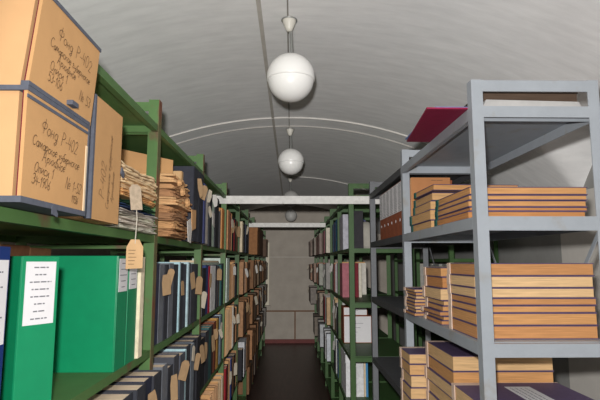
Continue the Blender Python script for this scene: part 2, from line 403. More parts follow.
# --- left, upper shelf
run('nearest','upper','left', -.452, 2.27, 1.685, [
 (.035,.32,(206,168,122),'cream upright folder','file',None,-.05), (.13,.35,(52,54,64),'wide slate-navy folder','file','tan',0), (.004,.30,None,'',None,None), (.12,.35,(44,47,58),'dark navy folder','file','tan',0), (.06,.31,(70,76,120),'blue folder','file',None,.004),(.07,.29,(186,180,172),'greyish white folder','file','pale',.004)], 21)
run('second','upper','left', -.49, 2.85, 1.685, [
 (.07,.29,(150,140,132),'grey file','file','pale'), (.06,.32,GR,'grey file','file',None), (.13,.325,DK,'black file','file','white'), (.10,.325,(186,206,190),'pale green file','file',None), (.14,.325,DK,'black file','file',None),(.10,.25,GR,'dull grey file','file',None),(.11,.28,TN,'tan bundle','bundle',None),(.12,.29,OR,'orange-tan file','file',None)], 22)
run('third','upper','left', -.495, 3.90, 1.685, [
 (.10,.31,(190,140,100),'orange-tan file','file',None), (.10,.30,SA,'salmon file','file','pale'), (.11,.31,(200,178,146),'cream bundle','bundle','tan'), (.12,.29,DK,'black file','file',None), (.06,.27,(176,50,56),'red file','file',None), (.15,.29,DK,'black file','file','tan'), (.14,.28,BR,'brown file','file','tan')], 23)
run('fourth','upper','left', -.478, 4.90, 1.685, [
 (.12,.30,CR,'cream file','file',None), (.13,.30,DK,'black file','file',None), (.11,.29,GR,'grey file','file',None), (.14,.30,(60,66,80),'slate file','file','pale'), (.13,.29,DK,'black file','file',None),(.12,.28,(120,124,140),'grey-blue file','file',None)], 24)
book(-.43, 6.425, 1.685, .40, .375, .40, 1, (150,104,66), 'large brown cardboard carton jutting from the upper left shelf, nearer of two', 'box', 'cardboard_carton', 'box', None, random.Random(5))
book(-.435, 6.92, 1.685, .80, .375, .40, 1, (112,76,50), 'dark brown cardboard carton on the upper left shelf, farther of two', 'box', 'cardboard_carton', 'box', None, random.Random(6))

# --- left, lower shelf
ranked[('left','nearest','lower')] = 0
def front_books():
    rng = random.Random(31); y = 1.24
    for k, (t, h, c) in enumerate([(.095,.333,DG),(.085,.336,NV),(.10,.334,DG),(.09,.337,DG),(.085,.339,NV),(.095,.337,DG)]):
        book(-.462 + [.0,.012,.002,.012,.006,.012][k], y, .88, t, h, .30, 1, c, f'{["dark grey","navy","charcoal","grey","dark navy","dark grey"][k]} file with cream page tops, {["farthest left","second","third","fourth","fifth","sixth"][k]} below the green binders', 'file', 'archive_file', 'file',
             M_tan if k in (2, 4) else None, rng, group='files below the green binders')
        y += t + .004
front_books()
run('nearest','lower','left', -.462, 1.888, .88, [
 (.08,.33,GR,'grey file','file',None), (.08,.31,DG,'dark grey file','file','tan'), (.09,.335,(74,76,84),'charcoal file with cream page top','file',None), (.10,.325,(86,90,100),'slate grey file','file','tan'),
 (.03,.33,LB,'thin pale blue file','file',None), (.09,.34,DG,'dark file','file',None), (.08,.33,(120,128,138),'pale grey file','file','pale'), (.09,.335,DG,'charcoal file','file','tan'), (.10,.34,DK,'black file','file','tan')], 32)
run('second','lower','left', -.50, 2.85, .88, [
 (.16,.28,DK,'wide black file','file','tan'), (.12,.30,DG,'dark grey file','file',None), (.10,.31,TE,'teal file','file','tan'), (.10,.31,(70,50,46),'dark brown file','file','tan'), (.11,.32,RB,'red-brown file','file',None), (.08,.325,YE,'orange-yellow file','file','pale'), (.08,.33,NV,'navy file','file',None), (.09,.33,(160,176,192),'pale blue file','file','pale'),(.06,.33,NV,'dark navy file','file',None)], 33)
run('third','lower','left', -.49, 3.90, .88, [
 (.18,.345,(202,168,130),'thick cream paper bundle','bundle',None), (.17,.345,(196,160,122),'thick tan paper bundle','bundle','pale'), (.12,.34,(198,194,186),'off-white bundle','bundle',None), (.09,.32,DK,'black file','file',None),(.14,.31,BR,'brown bundle','bundle','pale'),(.12,.32,DK,'black file','file','tan')], 34)
run('fourth','lower','left', -.458, 4.90, .88, [
 (.17,.33,BX3,'tan carton','box',None),(.12,.31,DK,'black file','file','tan'),(.16,.33,BX,'brown carton','box',None),(.14,.30,BX2,'brown bundle','bundle','tan'),(.16,.33,BX,'brown carton','box',None)], 35)
run('fifth','lower','left', -.442, 5.90, .88, [(.2,.33,BX,'brown carton','box','pale'),(.2,.31,BX2,'dull brown carton','box',None),(.2,.33,(96,80,64),'dark brown carton','box','tan'),(.2,.31,BX,'brown carton','box',None)], 36)
run('sixth','lower','left', -.442, 6.90, .88, [(.26,.33,(140,104,80),'brown carton','box','pale'),(.28,.31,(150,150,148),'grey carton','box','tan'),(.26,.33,BX2,'dull brown carton','box',None)], 37)
run('seventh','lower','left', -.442, 7.90, .88, [(.3,.33,(150,146,140),'grey carton','box',None),(.28,.30,BX2,'brown carton','box','tan'),(.26,.33,(120,112,102),'grey-brown carton','box',None)], 38)

# --- left, bottom shelves
run('second','bottom','left', -.47, 2.88, .48, [
 (.16,.33,(198,150,108),'thick tan paper bundle','bundle',None),(.17,.34,(208,164,122),'thick light tan bundle','bundle',None),(.16,.335,(192,150,112),'thick tan bundle','bundle',None),(.15,.34,(206,176,140),'cream bundle','bundle',None),(.12,.335,(188,176,156),'pale grey bundle','bundle',None)], 41)
run('third','bottom','left', -.49, 3.90, .48, [
 (.09,.31,RD,'dark red file','file',None),(.10,.31,DK,'black file','file',None),(.12,.33,TN,'tan bundle','bundle','pale'),(.09,.32,BL,'blue file','file',None),(.13,.30,BX3,'tan carton','box','pale'),(.13,.31,DK,'black file','file','tan'),(.12,.31,TN,'tan bundle','bundle',None)], 42)
run('fourth','bottom','left', -.458, 4.90, .48, [(.14,.28,DK,'black file','file',None),(.16,.33,(200,200,204),'white carton','box',None),(.14,.33,(188,188,192),'greyish white carton','box',None),(.18,.31,BX3,'tan carton','box',None),(.18,.31,BX,'brown carton','box',None)], 43)
run('fifth','bottom','left', -.442, 5.90, .48, [(.24,.33,(166,120,84),'tan brown carton','box',None),(.24,.30,BX,'brown carton','box',None),(.26,.33,BX2,'dull brown carton','box',None)], 44)
run('sixth','bottom','left', -.442, 6.90, .48, [(.28,.31,BX2,'brown carton','box',None),(.28,.33,(130,122,116),'grey carton','box',None),(.26,.30,BX2,'dull brown carton','box','pale')], 45)
run('fifth','floor-level','left', -.475, 5.90, .10, [(.26,.3,BX2,'brown carton','box',None),(.26,.28,(96,84,74),'dark brown carton','box',None),(.24,.3,BX2,'dull brown carton','box',None)], 46)
run('sixth','floor-level','left', -.475, 6.90, .10, [(.28,.3,(90,78,70),'dark brown carton','box',None),(.28,.28,BX2,'brown carton','box',None)], 47)

# flat pale file lying on top of the row past the second left post
t = thing('flat_folder', 'pale greenish folder lying flat on the files past the second left post', 'folder', (-.60, 3.26, 1.571))
MB().box(-.11, .085, -.34, .36, 0, .016).build('cover', mat('pale_green_cover', (170,184,172), .8, .08), t)
MB().box(-.10, .083, -.34, .35, .0165, .028).build('papers', M_cream, t)

# row of old files behind the binders on the first bay
rng = random.Random(77)
y = .86
for k, (t_, c) in enumerate([(.16,(150,104,66)),(.14,(70,60,54)),(.15,(140,98,64)),(.13,(178,140,96)),(.16,(112,74,50)),(.14,(120,84,56))]):
    book(-.83, y, 1.28, t_, .366 - .005*(k % 3), .15, 1, c, f'{["tan","dark","brown","light tan","reddish brown","brown"][k]} file end in the rear row behind the binders, {ORD[k]} from the camera', 'file', 'archive_file', 'file', None, rng, group='rear row behind the binders')
    y += t_ + .003

# ------------------------------------------------------------------ ring binders
GRN = mat('green_plastic', (14,138,92), .35, .05, 30, spec=.5)
BLU = mat('blue_plastic', (26,52,112), .4, .08, 30, spec=.4)
rb = random.Random(9)
book(-.500, .826, 1.28, .080, .337, .27, 1, BLU, 'blue ring binder with white spine label at the left photo edge', 'binder', 'ring_binder', 'binder', None, rb, (.86,.50,.93,5))
book(-.517, 1.012, 1.28, .084, .322, .27, 1, GRN, 'turned green ring binder with large white label, between blue binder and green pair', 'binder', 'ring_binder', 'binder', None, rb, (.80,.57,.965,8), rz=math.radians(-29))
book(-.500, 1.470, 1.28, .092, .328, .27, 1, GRN, 'green ring binder showing its broad front cover, nearer of the pair by the post', 'binder', 'ring_binder', 'binder', None, rb, (.80,.68,.975,5))
book(-.500, 1.5655, 1.28, .092, .328, .27, 1, GRN, 'green ring binder, farther of the pair beside the green post', 'binder', 'ring_binder', 'binder', None, rb, (.80,.69,.975,5))
book(-.494, 1.674, 1.28, .042, .327, .27, 1, (240,226,196), 'narrow cream folder between the green binders and the green post', 'folder', 'paper_folder', 'file', None, rb)

# ------------------------------------------------------------------ large archive boxes, upper left
GL = {}
def _arc(cx, cy, rx, ry, a0, a1, n=10): return [(cx+rx*math.cos(math.radians(a0+(a1-a0)*k/n)), cy+ry*math.sin(math.radians(a0+(a1-a0)*k/n))) for k in range(n+1)]
_o = _arc(.25,.25,.2,.25,90,450)
for ch, w_, st in [
 ('Ф', .8, [_arc(.38,.55,.32,.25,0,360), [(.38,1.05),(.38,-.05)]]), ('о', .5, [_o]), ('О', .75, [_arc(.35,.5,.3,.5,90,450)]), ('н', .55, [[(.08,.5),(.08,0)],[(.42,.5),(.42,0)],[(.08,.27),(.42,.27)]]),
 ('д', .55, [_o, [(.45,.45),(.45,-.2),(.3,-.4),(.12,-.3),(.45,-.02)]]), ('Р', .65, [[(.12,0),(.12,1)], _arc(.12,.74,.42,.26,90,-90)]), ('-', .4, [[(.06,.36),(.32,.36)]]),
 ('4', .6, [[(.15,1),(.08,.42),(.5,.42)],[(.42,.85),(.4,0)]]), ('0', .6, [_arc(.27,.5,.22,.5,90,450)]), ('2', .6, [_arc(.27,.72,.2,.26,170,-30)+[(.06,0),(.5,.02)]]), ('1', .4, [[(.06,.7),(.24,1),(.22,0)]]),
 ('3', .55, [_arc(.22,.75,.2,.24,150,-80)+_arc(.22,.25,.24,.26,80,-150)]), ('5', .58, [[(.46,1),(.16,1),(.13,.6)]+_arc(.24,.3,.24,.3,110,-140)]), ('6', .58, [[(.42,1),(.14,.5)]+_arc(.27,.25,.2,.25,160,-200)]), ('9', .58, [_arc(.27,.75,.2,.24,0,360)+[(.46,.6),(.3,0)]]), ('8', .58, [_arc(.27,.75,.18,.24,-90,270)+_arc(.27,.25,.22,.26,90,-270)]),
 ('С', .7, [_arc(.38,.5,.32,.5,50,310)]), ('А', .75, [[(.02,0),(.36,1),(.6,0)],[(.16,.38),(.5,.38)]]), ('а', .52, [_o,[(.45,.5),(.45,.06),(.52,0)]]), ('м', .65, [[(.02,0),(.16,.5),(.3,.08),(.45,.5),(.55,0)]]), ('р', .55, [[(.08,.5),(.02,-.4)], [(.06,.25)]+_arc(.25,.28,.2,.22,140,-120)]),
 ('с', .45, [_arc(.25,.25,.2,.25,50,310)]), ('к', .5, [[(.06,.5),(.06,0)],[(.38,.5),(.08,.25),(.42,0)]]), ('г', .42, [[(.02,.38)]+_arc(.14,.38,.1,.12,160,0)+[(.1,.1),(.22,0),(.36,.1)]]), ('у', .52, [[(.06,.5),(.1,.18),(.4,.25)],[(.44,.5),(.36,-.2),(.2,-.4),(.06,-.28)]]), ('б', .5, [_arc(.24,.22,.2,.22,0,360)+[(.1,.6),(.22,.9),(.46,.95)]]),
 ('е', .45, [[(.06,.24),(.4,.28)]+_arc(.24,.25,.18,.25,20,310)]), ('х', .5, [[(.04,.5),(.42,0)],[(.42,.5),(.02,0)]]), ('и', .52, [[(.06,.5),(.08,.04),(.4,.46),(.42,.02),(.5,.02)]]), ('в', .48, [[(.1,0),(.14,.8),(.3,.9),(.12,.48)]+_arc(.22,.24,.18,.24,90,-150)]), ('п', .5, [[(.06,0),(.08,.5),(.38,.5),(.4,0)]]), ('№', .9, [[(.04,0),(.1,1),(.44,0),(.5,1)], _arc(.7,.4,.13,.16,0,360), [(.57,.1),(.84,.1)]]), (' ', .45, [])]:
    GL[ch] = (w_, st)
def handwriting(parent, lines, size, M):
    rng = random.Random(len(lines)*7 + 3)
    for (txt, dx, dy, k) in lines:
        m = MB(); x = 0; e = size*k; hw = .00068
        for ch in txt:
            w_, sts = GL[ch]; jy = rng.uniform(-.05, .05); sc = rng.uniform(.9, 1.1)
            for st in sts:
                P = [Vector(((x + (p[0] + .22*p[1])*sc)*e, (p[1]*sc + jy)*e, 0)) for p in st]
                for a, b in zip(P, P[1:]):
                    d_ = b-a
                    if d_.length < 1e-6: continue
                    n = Vector((-d_.y, d_.x, 0)).normalized()*hw; ex = d_.normalized()*hw*.7
                    v = [m.bm.verts.new(q) for q in (a-n-ex, b-n+ex, b+n+ex, a+n-ex)]; m.bm.faces.new(v)
            x += w_*sc
        bmesh.ops.transform(m.bm, matrix=M @ Matrix.Translation((dx, dy, 0)) @ Matrix.Rotation(-.06, 4, 'Z'), verts=m.bm.verts[:])
        me = bpy.data.meshes.new('handwriting'); m.bm.to_mesh(me); m.bm.free(); me.materials.append(M_ink)
        o = bpy.data.objects.new('handwriting', me); col.objects.link(o); o.parent = parent
FACE = Matrix(((0,0,1,0),(1,0,0,0),(0,1,0,0),(0,0,0,1)))      # text x -> +Y, text y -> +Z, facing +X

def arch_box(label, x, y0, y1, z, h, lean=0, depth=.30, gap=True, bulge=0):
    """cardboard case; the inscribed flap faces the aisle (+X)"""
    L = y1-y0
    T = thing('archive_box', label, 'box', (x, y0, z), 0)
    def q(y, zz): return y + lean*zz/h
    m = MB()
    m.hexa([(-depth,0,0),(-.016,0,0),(-.016,L,0),(-depth,L,0),(-depth,lean,h),(-.016,lean,h),(-.016,L+lean,h),(-depth,L+lean,h)])
    m.build('carton', M_cardl, T)
    m = MB(); m.hexa([(-.0155,.02,.004),(-.009,.02,.004),(-.009,L-.001,.004),(-.0155,L-.001,.004),(-.0155,lean+.02,h-.004),(-.009,lean+.02,h-.004),(-.009,L+lean-.001,h-.004),(-.0155,L+lean-.001,h-.004)]); m.hexa([(-.0085,-.003,.003),(-.0065,-.003,.003),(-.0065,L-.001,.003),(-.0085,L-.001,.003),(-.0085,lean-.003,h-.003),(-.0065,lean-.003,h-.003),(-.0065,L+lean-.001,h-.003),(-.0085,L+lean-.001,h-.003)])
    m.build('red_lining', M_red, T)
    m = MB(); m.hexa([(-.006,-.004,0),(0,-.004,0),(0,L,0),(-.006,L,0),(-.006,lean-.004,h),(0,lean-.004,h),(0,L+lean,h),(-.006,L+lean,h)])
    m.build('front_flap', M_card, T)
    return T
MX = FACE
# lower box
A = arch_box('cardboard archive box with handwritten flap, lower of the near pair', -.44, .818, 1.068, 1.687, .196)
m = MB(); m.box(-.30, .0015, -.006, .252, .188, .1965); m.box(-.0005, .0015, -.0045, .25, .176, .182); m.build('top_tape', M_tape, A)
m = MB(); m.box(-.30, .0015, -.006, .252, -.0005, .010); m.build('bottom_tape', M_tape, A)
m = MB(); m.box(-.02, .0018, .246, .252, .01, .188); m.build('edge_tape', M_tape, A)
m = MB(); m.box(.0, .0016, .238, .2455, .010, .150); m.build('cream_edge', M_cream, A)
m = MB(); m.prism([(.10,-.010),(.122,-.014),(.124,-.008),(.106,.010),(.099,.006)], 'x', .0018, .003); m.build('tie_ribbon', M_tape, A)
handwriting(A, [('Фонд Р-402', .045, .130, 1), ('Самарское губернское', .018, .102, .66), ('Архивное', .055, .080, .72), ('Описи 1', .030, .058, .72), ('34-1906', .025, .036, .6), ('№ 1-52', .150, .046, .8), ('1936', .180, .022, .5)], .028, Matrix.Translation((.0012,0,0)) @ MX)
# upper box
B = arch_box('cardboard archive box with handwritten flap, stacked on the other near box', -.44, .818, 1.074, 1.8845, .19, lean=.033)
m = MB(); m.hexa([(-.30,.029,.184),(.0018,.029,.184),(.0018,.291,.184),(-.30,.291,.184),(-.30,.030,.192),(.0018,.030,.192),(.0018,.292,.192),(-.30,.292,.192)]); m.build('top_tape', M_tape, B)
m = MB(); m.box(-.012, .0018, -.005, .25, -.0005, .007); m.build('bottom_tape', M_tape, B)
m = MB(); m.box(.0, .012, .138, .165, .012, .021); m.build('flap_catch', M_tape, B)
handwriting(B, [('Фонд Р-402', .085, .125, 1), ('Самарское губернское', .058, .098, .62), ('Архивное', .088, .076, .66), ('Описи 1', .062, .054, .70), ('53-106', .056, .032, .66), ('№ 53', .190, .040, .8)], .028, Matrix.Translation((.0012,0,0)) @ MX)
# third box
Cb = arch_box('tall cardboard archive box with sideways handwriting, behind the stacked pair', -.452, 1.128, 1.312, 1.687, .288, depth=.28)
m = MB(); m.box(-.012, .0016, -.0055, .004, 0, .288); m.build('edge_tape', M_tape, Cb)
m = MB(); m.prism([(.180,.135),(.200,.125),(.204,.138),(.186,.152)], 'x', .001, .005); m.build('tie_ribbon', M_tape, Cb)
handwriting(Cb, [('Р-402', .05, -.075, 1), ('Самарское губернское', .03, -.105, .6), ('Архивное', .05, -.135, .6)], .030, Matrix.Translation((.0012,0,0)) @ MX @ Matrix.Rotation(PI/2, 4, 'Z'))

# ------------------------------------------------------------------ ragged paper piles
def pile_layer(name, label, x, y0, y1, z, t, c, seed, depth=.28, layers=6, wav=.006, rag=.014, cat='paper bundle'):
    """one ragged bundle lying flat, aisle edge at x; the sheets are wavy, uneven and droop towards the aisle"""
    rng = random.Random(seed); L = y1-y0; n = 22
    T = thing(name, label, cat, (x, (y0+y1)/2, z), 0, 'ragged papers on the upper left shelf')
    bm = bmesh.new(); th = t/layers
    p0, p1 = rng.uniform(0, 6), rng.uniform(0, 6)
    def hz(u, k): return max(0, th*k + wav*(k/layers)*(math.sin(u*6+p0) + .5*math.sin(u*14+p1)))
    for k in range(layers):
        off = rng.uniform(-rag, rag*.4); e0, e1 = rng.uniform(0, .03), rng.uniform(0, .03)
        a1, a2, q1, q2 = rng.uniform(.002, .006), rng.uniform(.001, .003), rng.uniform(0, 6), rng.uniform(0, 6)
        dr = rng.uniform(.0, .5)*th*min(k, 2); g = rng.uniform(.02, .2)
        rows = []
        for i in range(n+1):
            u = i/n - .5; y = -L/2 + e0 + (L-e0-e1)*i/n
            xf = off + a1*math.sin(u*9+q1) + a2*math.sin(u*31+q2)
            if i in (0, n): xf -= .008
            b0 = hz(u, k); b1 = max(b0+.0008, hz(u, k+1) - th*g)
            rows.append([bm.verts.new(p) for p in ((xf, y, max(0, b0-dr)), (xf+.0015, y, max(.0004, (b0+b1)/2-dr)), (xf, y, max(.0008, b1-dr)), (xf-.03, y, b1), (-depth, y, b1), (-depth, y, b0), (xf-.03, y, b0))])
        for a, b in zip(rows, rows[1:]):
            for j in range(7): bm.faces.new((a[j], a[(j+1) % 7], b[(j+1) % 7], b[j]))
        bm.faces.new(rows[0]); bm.faces.new(rows[-1][::-1])
    bmesh.ops.recalc_face_normals(bm, faces=bm.faces[:])
    me = bpy.data.meshes.new('papers'); bm.to_mesh(me); bm.free(); me.materials.append(mat('ragged_paper', c, .95, .30, 14, (1,1,7), .2))
    o = bpy.data.objects.new('papers', me); col.objects.link(o); o.parent = T
    return T
z0 = 1.687
# pile before the post
GA = [(.014,(236,226,212),'grey-white ragged papers at the bottom of the pile before the nearest post'),(.014,(224,214,202),'grey ragged papers, second from bottom before the nearest post'),(.014,(240,228,212),'pale ragged papers, third from bottom before the nearest post'),(.013,(212,204,196),'dull grey papers tied with string, fourth in the pile before the post')]
z = z0
for k, (t_, c, lb) in enumerate(GA):
    P_ = pile_layer('paper_bundle', lb, -.478, 1.37, 1.80, z, t_, c, 100+k, wav=.003); z += t_+.0012
    if k == 3:
        spine_tag(P_, 1, .05, .11, random.Random(3), mat('grey_tan_cloth', (178,160,138), .95, .2, 80), zf=.75, w=.036, L=.075, name='cloth_tag', ang=.1, dy=-.13, twist=.8)
zA = z
for k, (t_, c, lb) in enumerate([(.014,(44,66,104),'blue folder in the pile before the nearest post'),(.018,(40,84,58),'dark green folder in the pile before the nearest post'),(.022,(228,176,116),'orange-tan ragged papers above the green folder'),(.036,(240,200,156),'pale yellow loose papers above the orange-tan ones'),(.038,(242,206,166),'cream loose papers topping the pile before the nearest post')]):
    pile_layer('paper_bundle', lb, -.478 - (.008 if k < 2 else 0), 1.38, 1.80, z, t_, c, 120+k, wav=.004); z += t_+.001
t = thing('cardboard_folder', 'plain brown cardboard sheet standing upright across the back of the ragged piles', 'folder', (-.668, 1.945, z0), math.atan2(.213, .151))
MB().box(-.02, .262, 0, .004, 0, .345).build('sheet', M_card, t)
# pile beyond the post
z = z0
for k, (t_, c, dy, ex) in enumerate([(.029,(170,126,88),.0,0),(.03,(196,150,104),.02,.006),(.028,(156,116,84),.0,.004),(.031,(178,132,92),.03,.0),(.028,(216,172,124),.0,.008),(.03,(170,126,90),.02,.004),(.028,(186,142,100),.01,.0),(.03,(214,170,122),.05,-.004)]):
    lastp = pile_layer('paper_bundle', ['dark brown','tan','dark brown','brown','light tan','brown','brown','pale tan'][k] + ' ragged papers, ' + ['bottom','second from bottom','third from bottom','fourth from bottom','fifth from bottom','sixth from bottom','seventh from bottom','topmost'][k] + ' of the pile past the nearest post',
               -.452+ex, 1.892+dy*.3, 2.235-dy*.4, z, t_, c, 140+k, wav=.007, rag=.014, layers=4); z += t_+.001
# rolled papers lying on that pile
rng = random.Random(8)
for k, (y_, x_, r_, zz) in enumerate([(2.02,-.430,.020,.185),(2.10,-.426,.022,.150),(1.97,-.432,.016,.215)]):
    pts = []; m = MB()
    prof = []
    for i in range(26):
        a = i*.42; rr = r_*(.35+.65*i/25); prof.append((rr*math.cos(a), rr*math.sin(a)))
    bm = m.bm; A_ = [[bm.verts.new((xx, p[0], p[1])) for p in prof] for xx in (0, -.012)]
    inner = [[bm.verts.new((xx, p[0]*.93, p[1]*.93)) for p in prof] for xx in (0, -.012)]
    for i in range(25):
        bm.faces.new((A_[0][i], A_[0][i+1], A_[1][i+1], A_[1][i])); bm.faces.new((inner[0][i], inner[1][i], inner[1][i+1], inner[0][i+1]))
        bm.faces.new((A_[0][i], inner[0][i], inner[0][i+1], A_[0][i+1]))
    o = m.build('curled_paper_edge', mat('ragged_paper', (206,160,112), .95, .28, 22, (1,1,5), .2), lastp, loc=Vector((x_-.004, y_, z0+zz)) - lastp.location)
CARDHOST = LAST['grey file, second past the second left post, upper shelf']
# white-ish torn sheet and tan card hanging from the pile
o = MB().prism([(-.04,0),(.03,.004),(.05,-.05),(.02,-.10),(-.03,-.085)], 'x', 0, .002).build('torn_sheet', M_white_tag, lastp, loc=Vector((-.424, 2.08, z0+.075)) - lastp.location, rot=(.2,0,0))
o = MB().prism([(-.04,-.045),(.045,-.04),(.05,.04),(-.045,.045)], 'x', 0, .003).build('paper_card', mat('tan_card', (206,160,112), .9, .08), lastp, loc=Vector((-.424, 2.17, z0+.085)) - lastp.location, rot=(.12,0,0))
o = MB().prism([(-.03,0),(.03,.004),(.05,-.075),(-.02,-.08),(-.05,-.03)], 'x', 0, .002).build('paper_card', M_white_tag, CARDHOST, loc=Vector((-.455, 2.93, z0+.19)) - CARDHOST.location, rot=(-.25,0,0))
# tag hanging on a string in front of the shelf
t = thing('hanging_tag', 'tan paper tag hanging on a string before the nearest left post', 'tag', (-.455, 1.47, 1.655), -1.0)
MB().prism([(-.024,-.085),(.024,-.083),(.024,-.022),(.012,0),(-.012,0),(-.024,-.022)], 'x', 0, .002).build('card', mat('tag_card', (206,168,124), .9, .06, 30), t)
MB().tube([(.001,0,-.012),(.001,.003,.06),(-.004,0,.11)], .0016, 6).build('string', M_string, t)
m = MB(); rr = random.Random(4)
for i in range(5): m.box(.0022, .0026, -.018, -.018 + rr.uniform(.016,.034), -.032-.010*i, -.0303-.010*i)
m.build('lettering', M_ink, t)

# ------------------------------------------------------------------ bound volumes on the grey shelves
def volume(label, x, y, z, w, d, t, pg=0, rz=0, spine=M_spine, side=None, cover=M_purple, group='bound volumes on the grey shelving', lab=False, wrap=.034):
    """bound volume lying flat. (x,y) = near aisle corner; spine on the far edge, its ends wrapping the boards"""
    T = thing('bound_volume', label, 'book', (x, y, z), rz, group)
    b = .0026
    m = MB(); m.box(0, w, 0, d, 0, b); m.box(0, w, 0, d, t-b, t); m.build('cover', cover, T, bevel=.0008)
    m = MB(); m.box(-.002, w+.002, d, d+.005, 0, t)
    m.box(-.002, w*.3, d-wrap, d, t, t+.0006); m.box(-.0035, -.0002, d-wrap, d, 0, t)
    m.build('spine', spine, T, bevel=.0008)
    MB().box(.002, w-.004, .002, d-.002, b+.0002, t-b-.0002).build('pages', M_pg[pg], T)
    if lab:
        q = MB().box(.43*w, .66*w, .14*d, .80*d, t, t+.0012).build('title_label', M_white, T)
        m = MB(); rg = random.Random(2)
        for i in range(4):
            g = .2*d
            while g < .74*d:
                e = min(.74*d, g + rg.uniform(.008,.03)); xx = w*(.46+.045*i); m.box(xx, xx+.0025, g, e, t+.0012, t+.0018); g = e+.006
        m.build('lettering', M_inkd, q)
    return T
def stack(where, x, y, z, w, d, ts, pgs, seed, jx=.006, jr=.012, spine=M_spine, side=None, words='purple'):
    rng = random.Random(seed)
    n = len(ts)
    for k in range(n):
        pos = 'bottom' if k == 0 else ('topmost' if k == n-1 else ORD[k] + ' from bottom')
        volume(f'{words} bound volume, {pos} {where}', x + rng.uniform(-jx, jx), y + rng.uniform(-jx, jx), z, w*rng.uniform(.985, 1), d, ts[k], pgs[k], rng.uniform(-jr, jr), spine,
               lab=False)
        z += ts[k] + .0009
    return z
# upper grey shelf
stack('in the near stack, upper grey shelf', .612, 1.70, 1.7375, .416, .40, [.026,.014,.022,.018,.027], [4,4,0,0,0], 201, spine=M_teal, jr=.006)
zz = stack('of two under the far stack, upper grey shelf', .612, 2.185, 1.7375, .40, .36, [.036,.046], [5,5], 202, spine=M_teal, jr=.01)
zz = stack('of two higher in the far stack, upper grey shelf', .625, 2.20, zz, .38, .32, [.040,.036], [5,5], 203, spine=M_teal, jr=.02)
volume('purple bound volume tilted across the top of the far teal-spined stack', .618, 2.14, zz+.001, .38, .30, .026, 0, .03, M_teal)
t = thing('cardboard_folder', 'brown cardboard folder standing upright at the end of the upper grey shelf', 'folder', (.628, 2.575, 1.7375))
MB().box(0, .205, 0, .004, 0, .292).build('front_board', mat('pinkish_cardboard', (186,128,84), .85, .06), t)
MB().box(.002, .205, .0045, .016, .002, .286).build('papers', M_cream, t)
MB().box(0, .205, .0165, .020, 0, .292).build('back_board', M_card, t)
m = MB(); m.box(.105, .13, -.0006, -.0001, .276, .279); m.box(.133, .165, -.0006, -.0001, .276, .279); m.build('lettering', M_ink, t)
# middle grey shelf
stack('in the near stack, middle grey shelf', .616, 1.69, 1.3355, .412, .285, [.044,.040,.0235,.0235,.033,.039,.042], [3,0,0,3,2,2,3], 204, jx=.002, jr=.005)
stack('in the second stack, middle grey shelf', .612, 2.06, 1.3355, .40, .262, [.018,.016,.018,.022,.020,.048,.045,.038], [3,0,3,0,5,2,4,0], 205, jx=.008, jr=.03)
stack('in the farthest stack, middle grey shelf', .588, 2.40, 1.3355, .40, .21, [.0150]*8, [0,5,1,0,5,1,0,5], 206, jx=.005, jr=.015, words='thin purple')
# lower grey shelf
ts = [.056,.05,.058]
zz = stack('in the near stack, lower grey shelf', .625, 1.66, .9005, .40, .315, [.058,.054,.056], [2,1,1], 207, jr=.008)
volume('purple bound volume with white title label, topmost of the near lower stack', .618, 1.66, zz+.0005, .405, .315, .058, 2, 0, M_spine, lab=True)
stack('in the tall middle stack, lower grey shelf', .630, 2.005, .9005, .40, .385, [.052,.052,.054,.05,.054,.058], [1,2,1,2,0,1], 208, jr=.006)
stack('in the farthest stack, lower grey shelf', .556, 2.412, .9005, .42, .20, [.054,.052,.054,.05,.046], [2,1,2,5,1], 209, jr=.01)
# top of the grey unit
t = thing('portfolio', 'large magenta portfolio lying on top of the grey shelving', 'folder', (.46, 1.64, 2.2065))
T_ = MB(); T_.hexa([(.0,.0,0),(.645,.0,0),(.652,.47,0),(.040,.47,0),(.0,.0,.006),(.645,.0,.006),(.652,.47,.006),(.040,.47,.006)]); T_.build('lower_cover', mat('magenta_cloth', (142,26,66), .6, .12, 40), t)
MB().box(.03, .59, .006, .455, .0065, .010).build('papers', mat('blue_white_paper', (120,140,190), .8, .05), t)
t.location.z = 2.106
o = MB().prism([(0,0),(.34,-.0),(.332,.018),(.012,.024)], 'y', 0, .03).build('wooden_lath', mat('whitish_wood', (190,188,186), .8, .08, 14, (1,8,1)), None, loc=(.655, 1.645, 2.118)); tag(o, 'whitish lath lying across the top end of the grey shelving', 'lath')
t = thing('folder_stack', 'flat dark brown folder lying on the magenta portfolio atop the grey shelving', 'folder', (.67, 1.70, 2.1175))
MB().box(0, .35, 0, .38, 0, .003).build('lower_cover', mat('dark_brown_cover', (66,54,46), .8, .1), t); MB().box(.004, .346, .004, .376, .0035, .068).build('papers', mat('brown_papers', (84,68,56), .9, .2, 10, (1,1,20)), t); MB().box(0, .35, 0, .38, .0685, .0715).build('upper_cover', mat('dark_brown_cover', (66,54,46), .8, .1), t)
# brown binders in the second grey bay
BRB = mat('red_brown_board', (150,82,54), .6, .12, 30)
rng = random.Random(55)
y = 2.705
for k in range(6):
    T = book(.606, y, 1.7375, .112, .30, .28, -1, BRB, f'red-brown binder with large pale spine sheet, {["nearest","second","third","fourth","fifth","farthest"][k]} of six on the grey shelf', 'binder', 'ring_binder', 'binder', None, rng, (.98,.44,.985,16), group='red-brown binders on the grey shelf')
    m = MB().lathe([(0,.0),(.009,.0),(.009,.0012),(0,.0012)], 14)
    m.build('finger_hole', M_white, T, loc=(-.0005, 0, .085), rot=(0,-PI/2,0))
    y += .1135

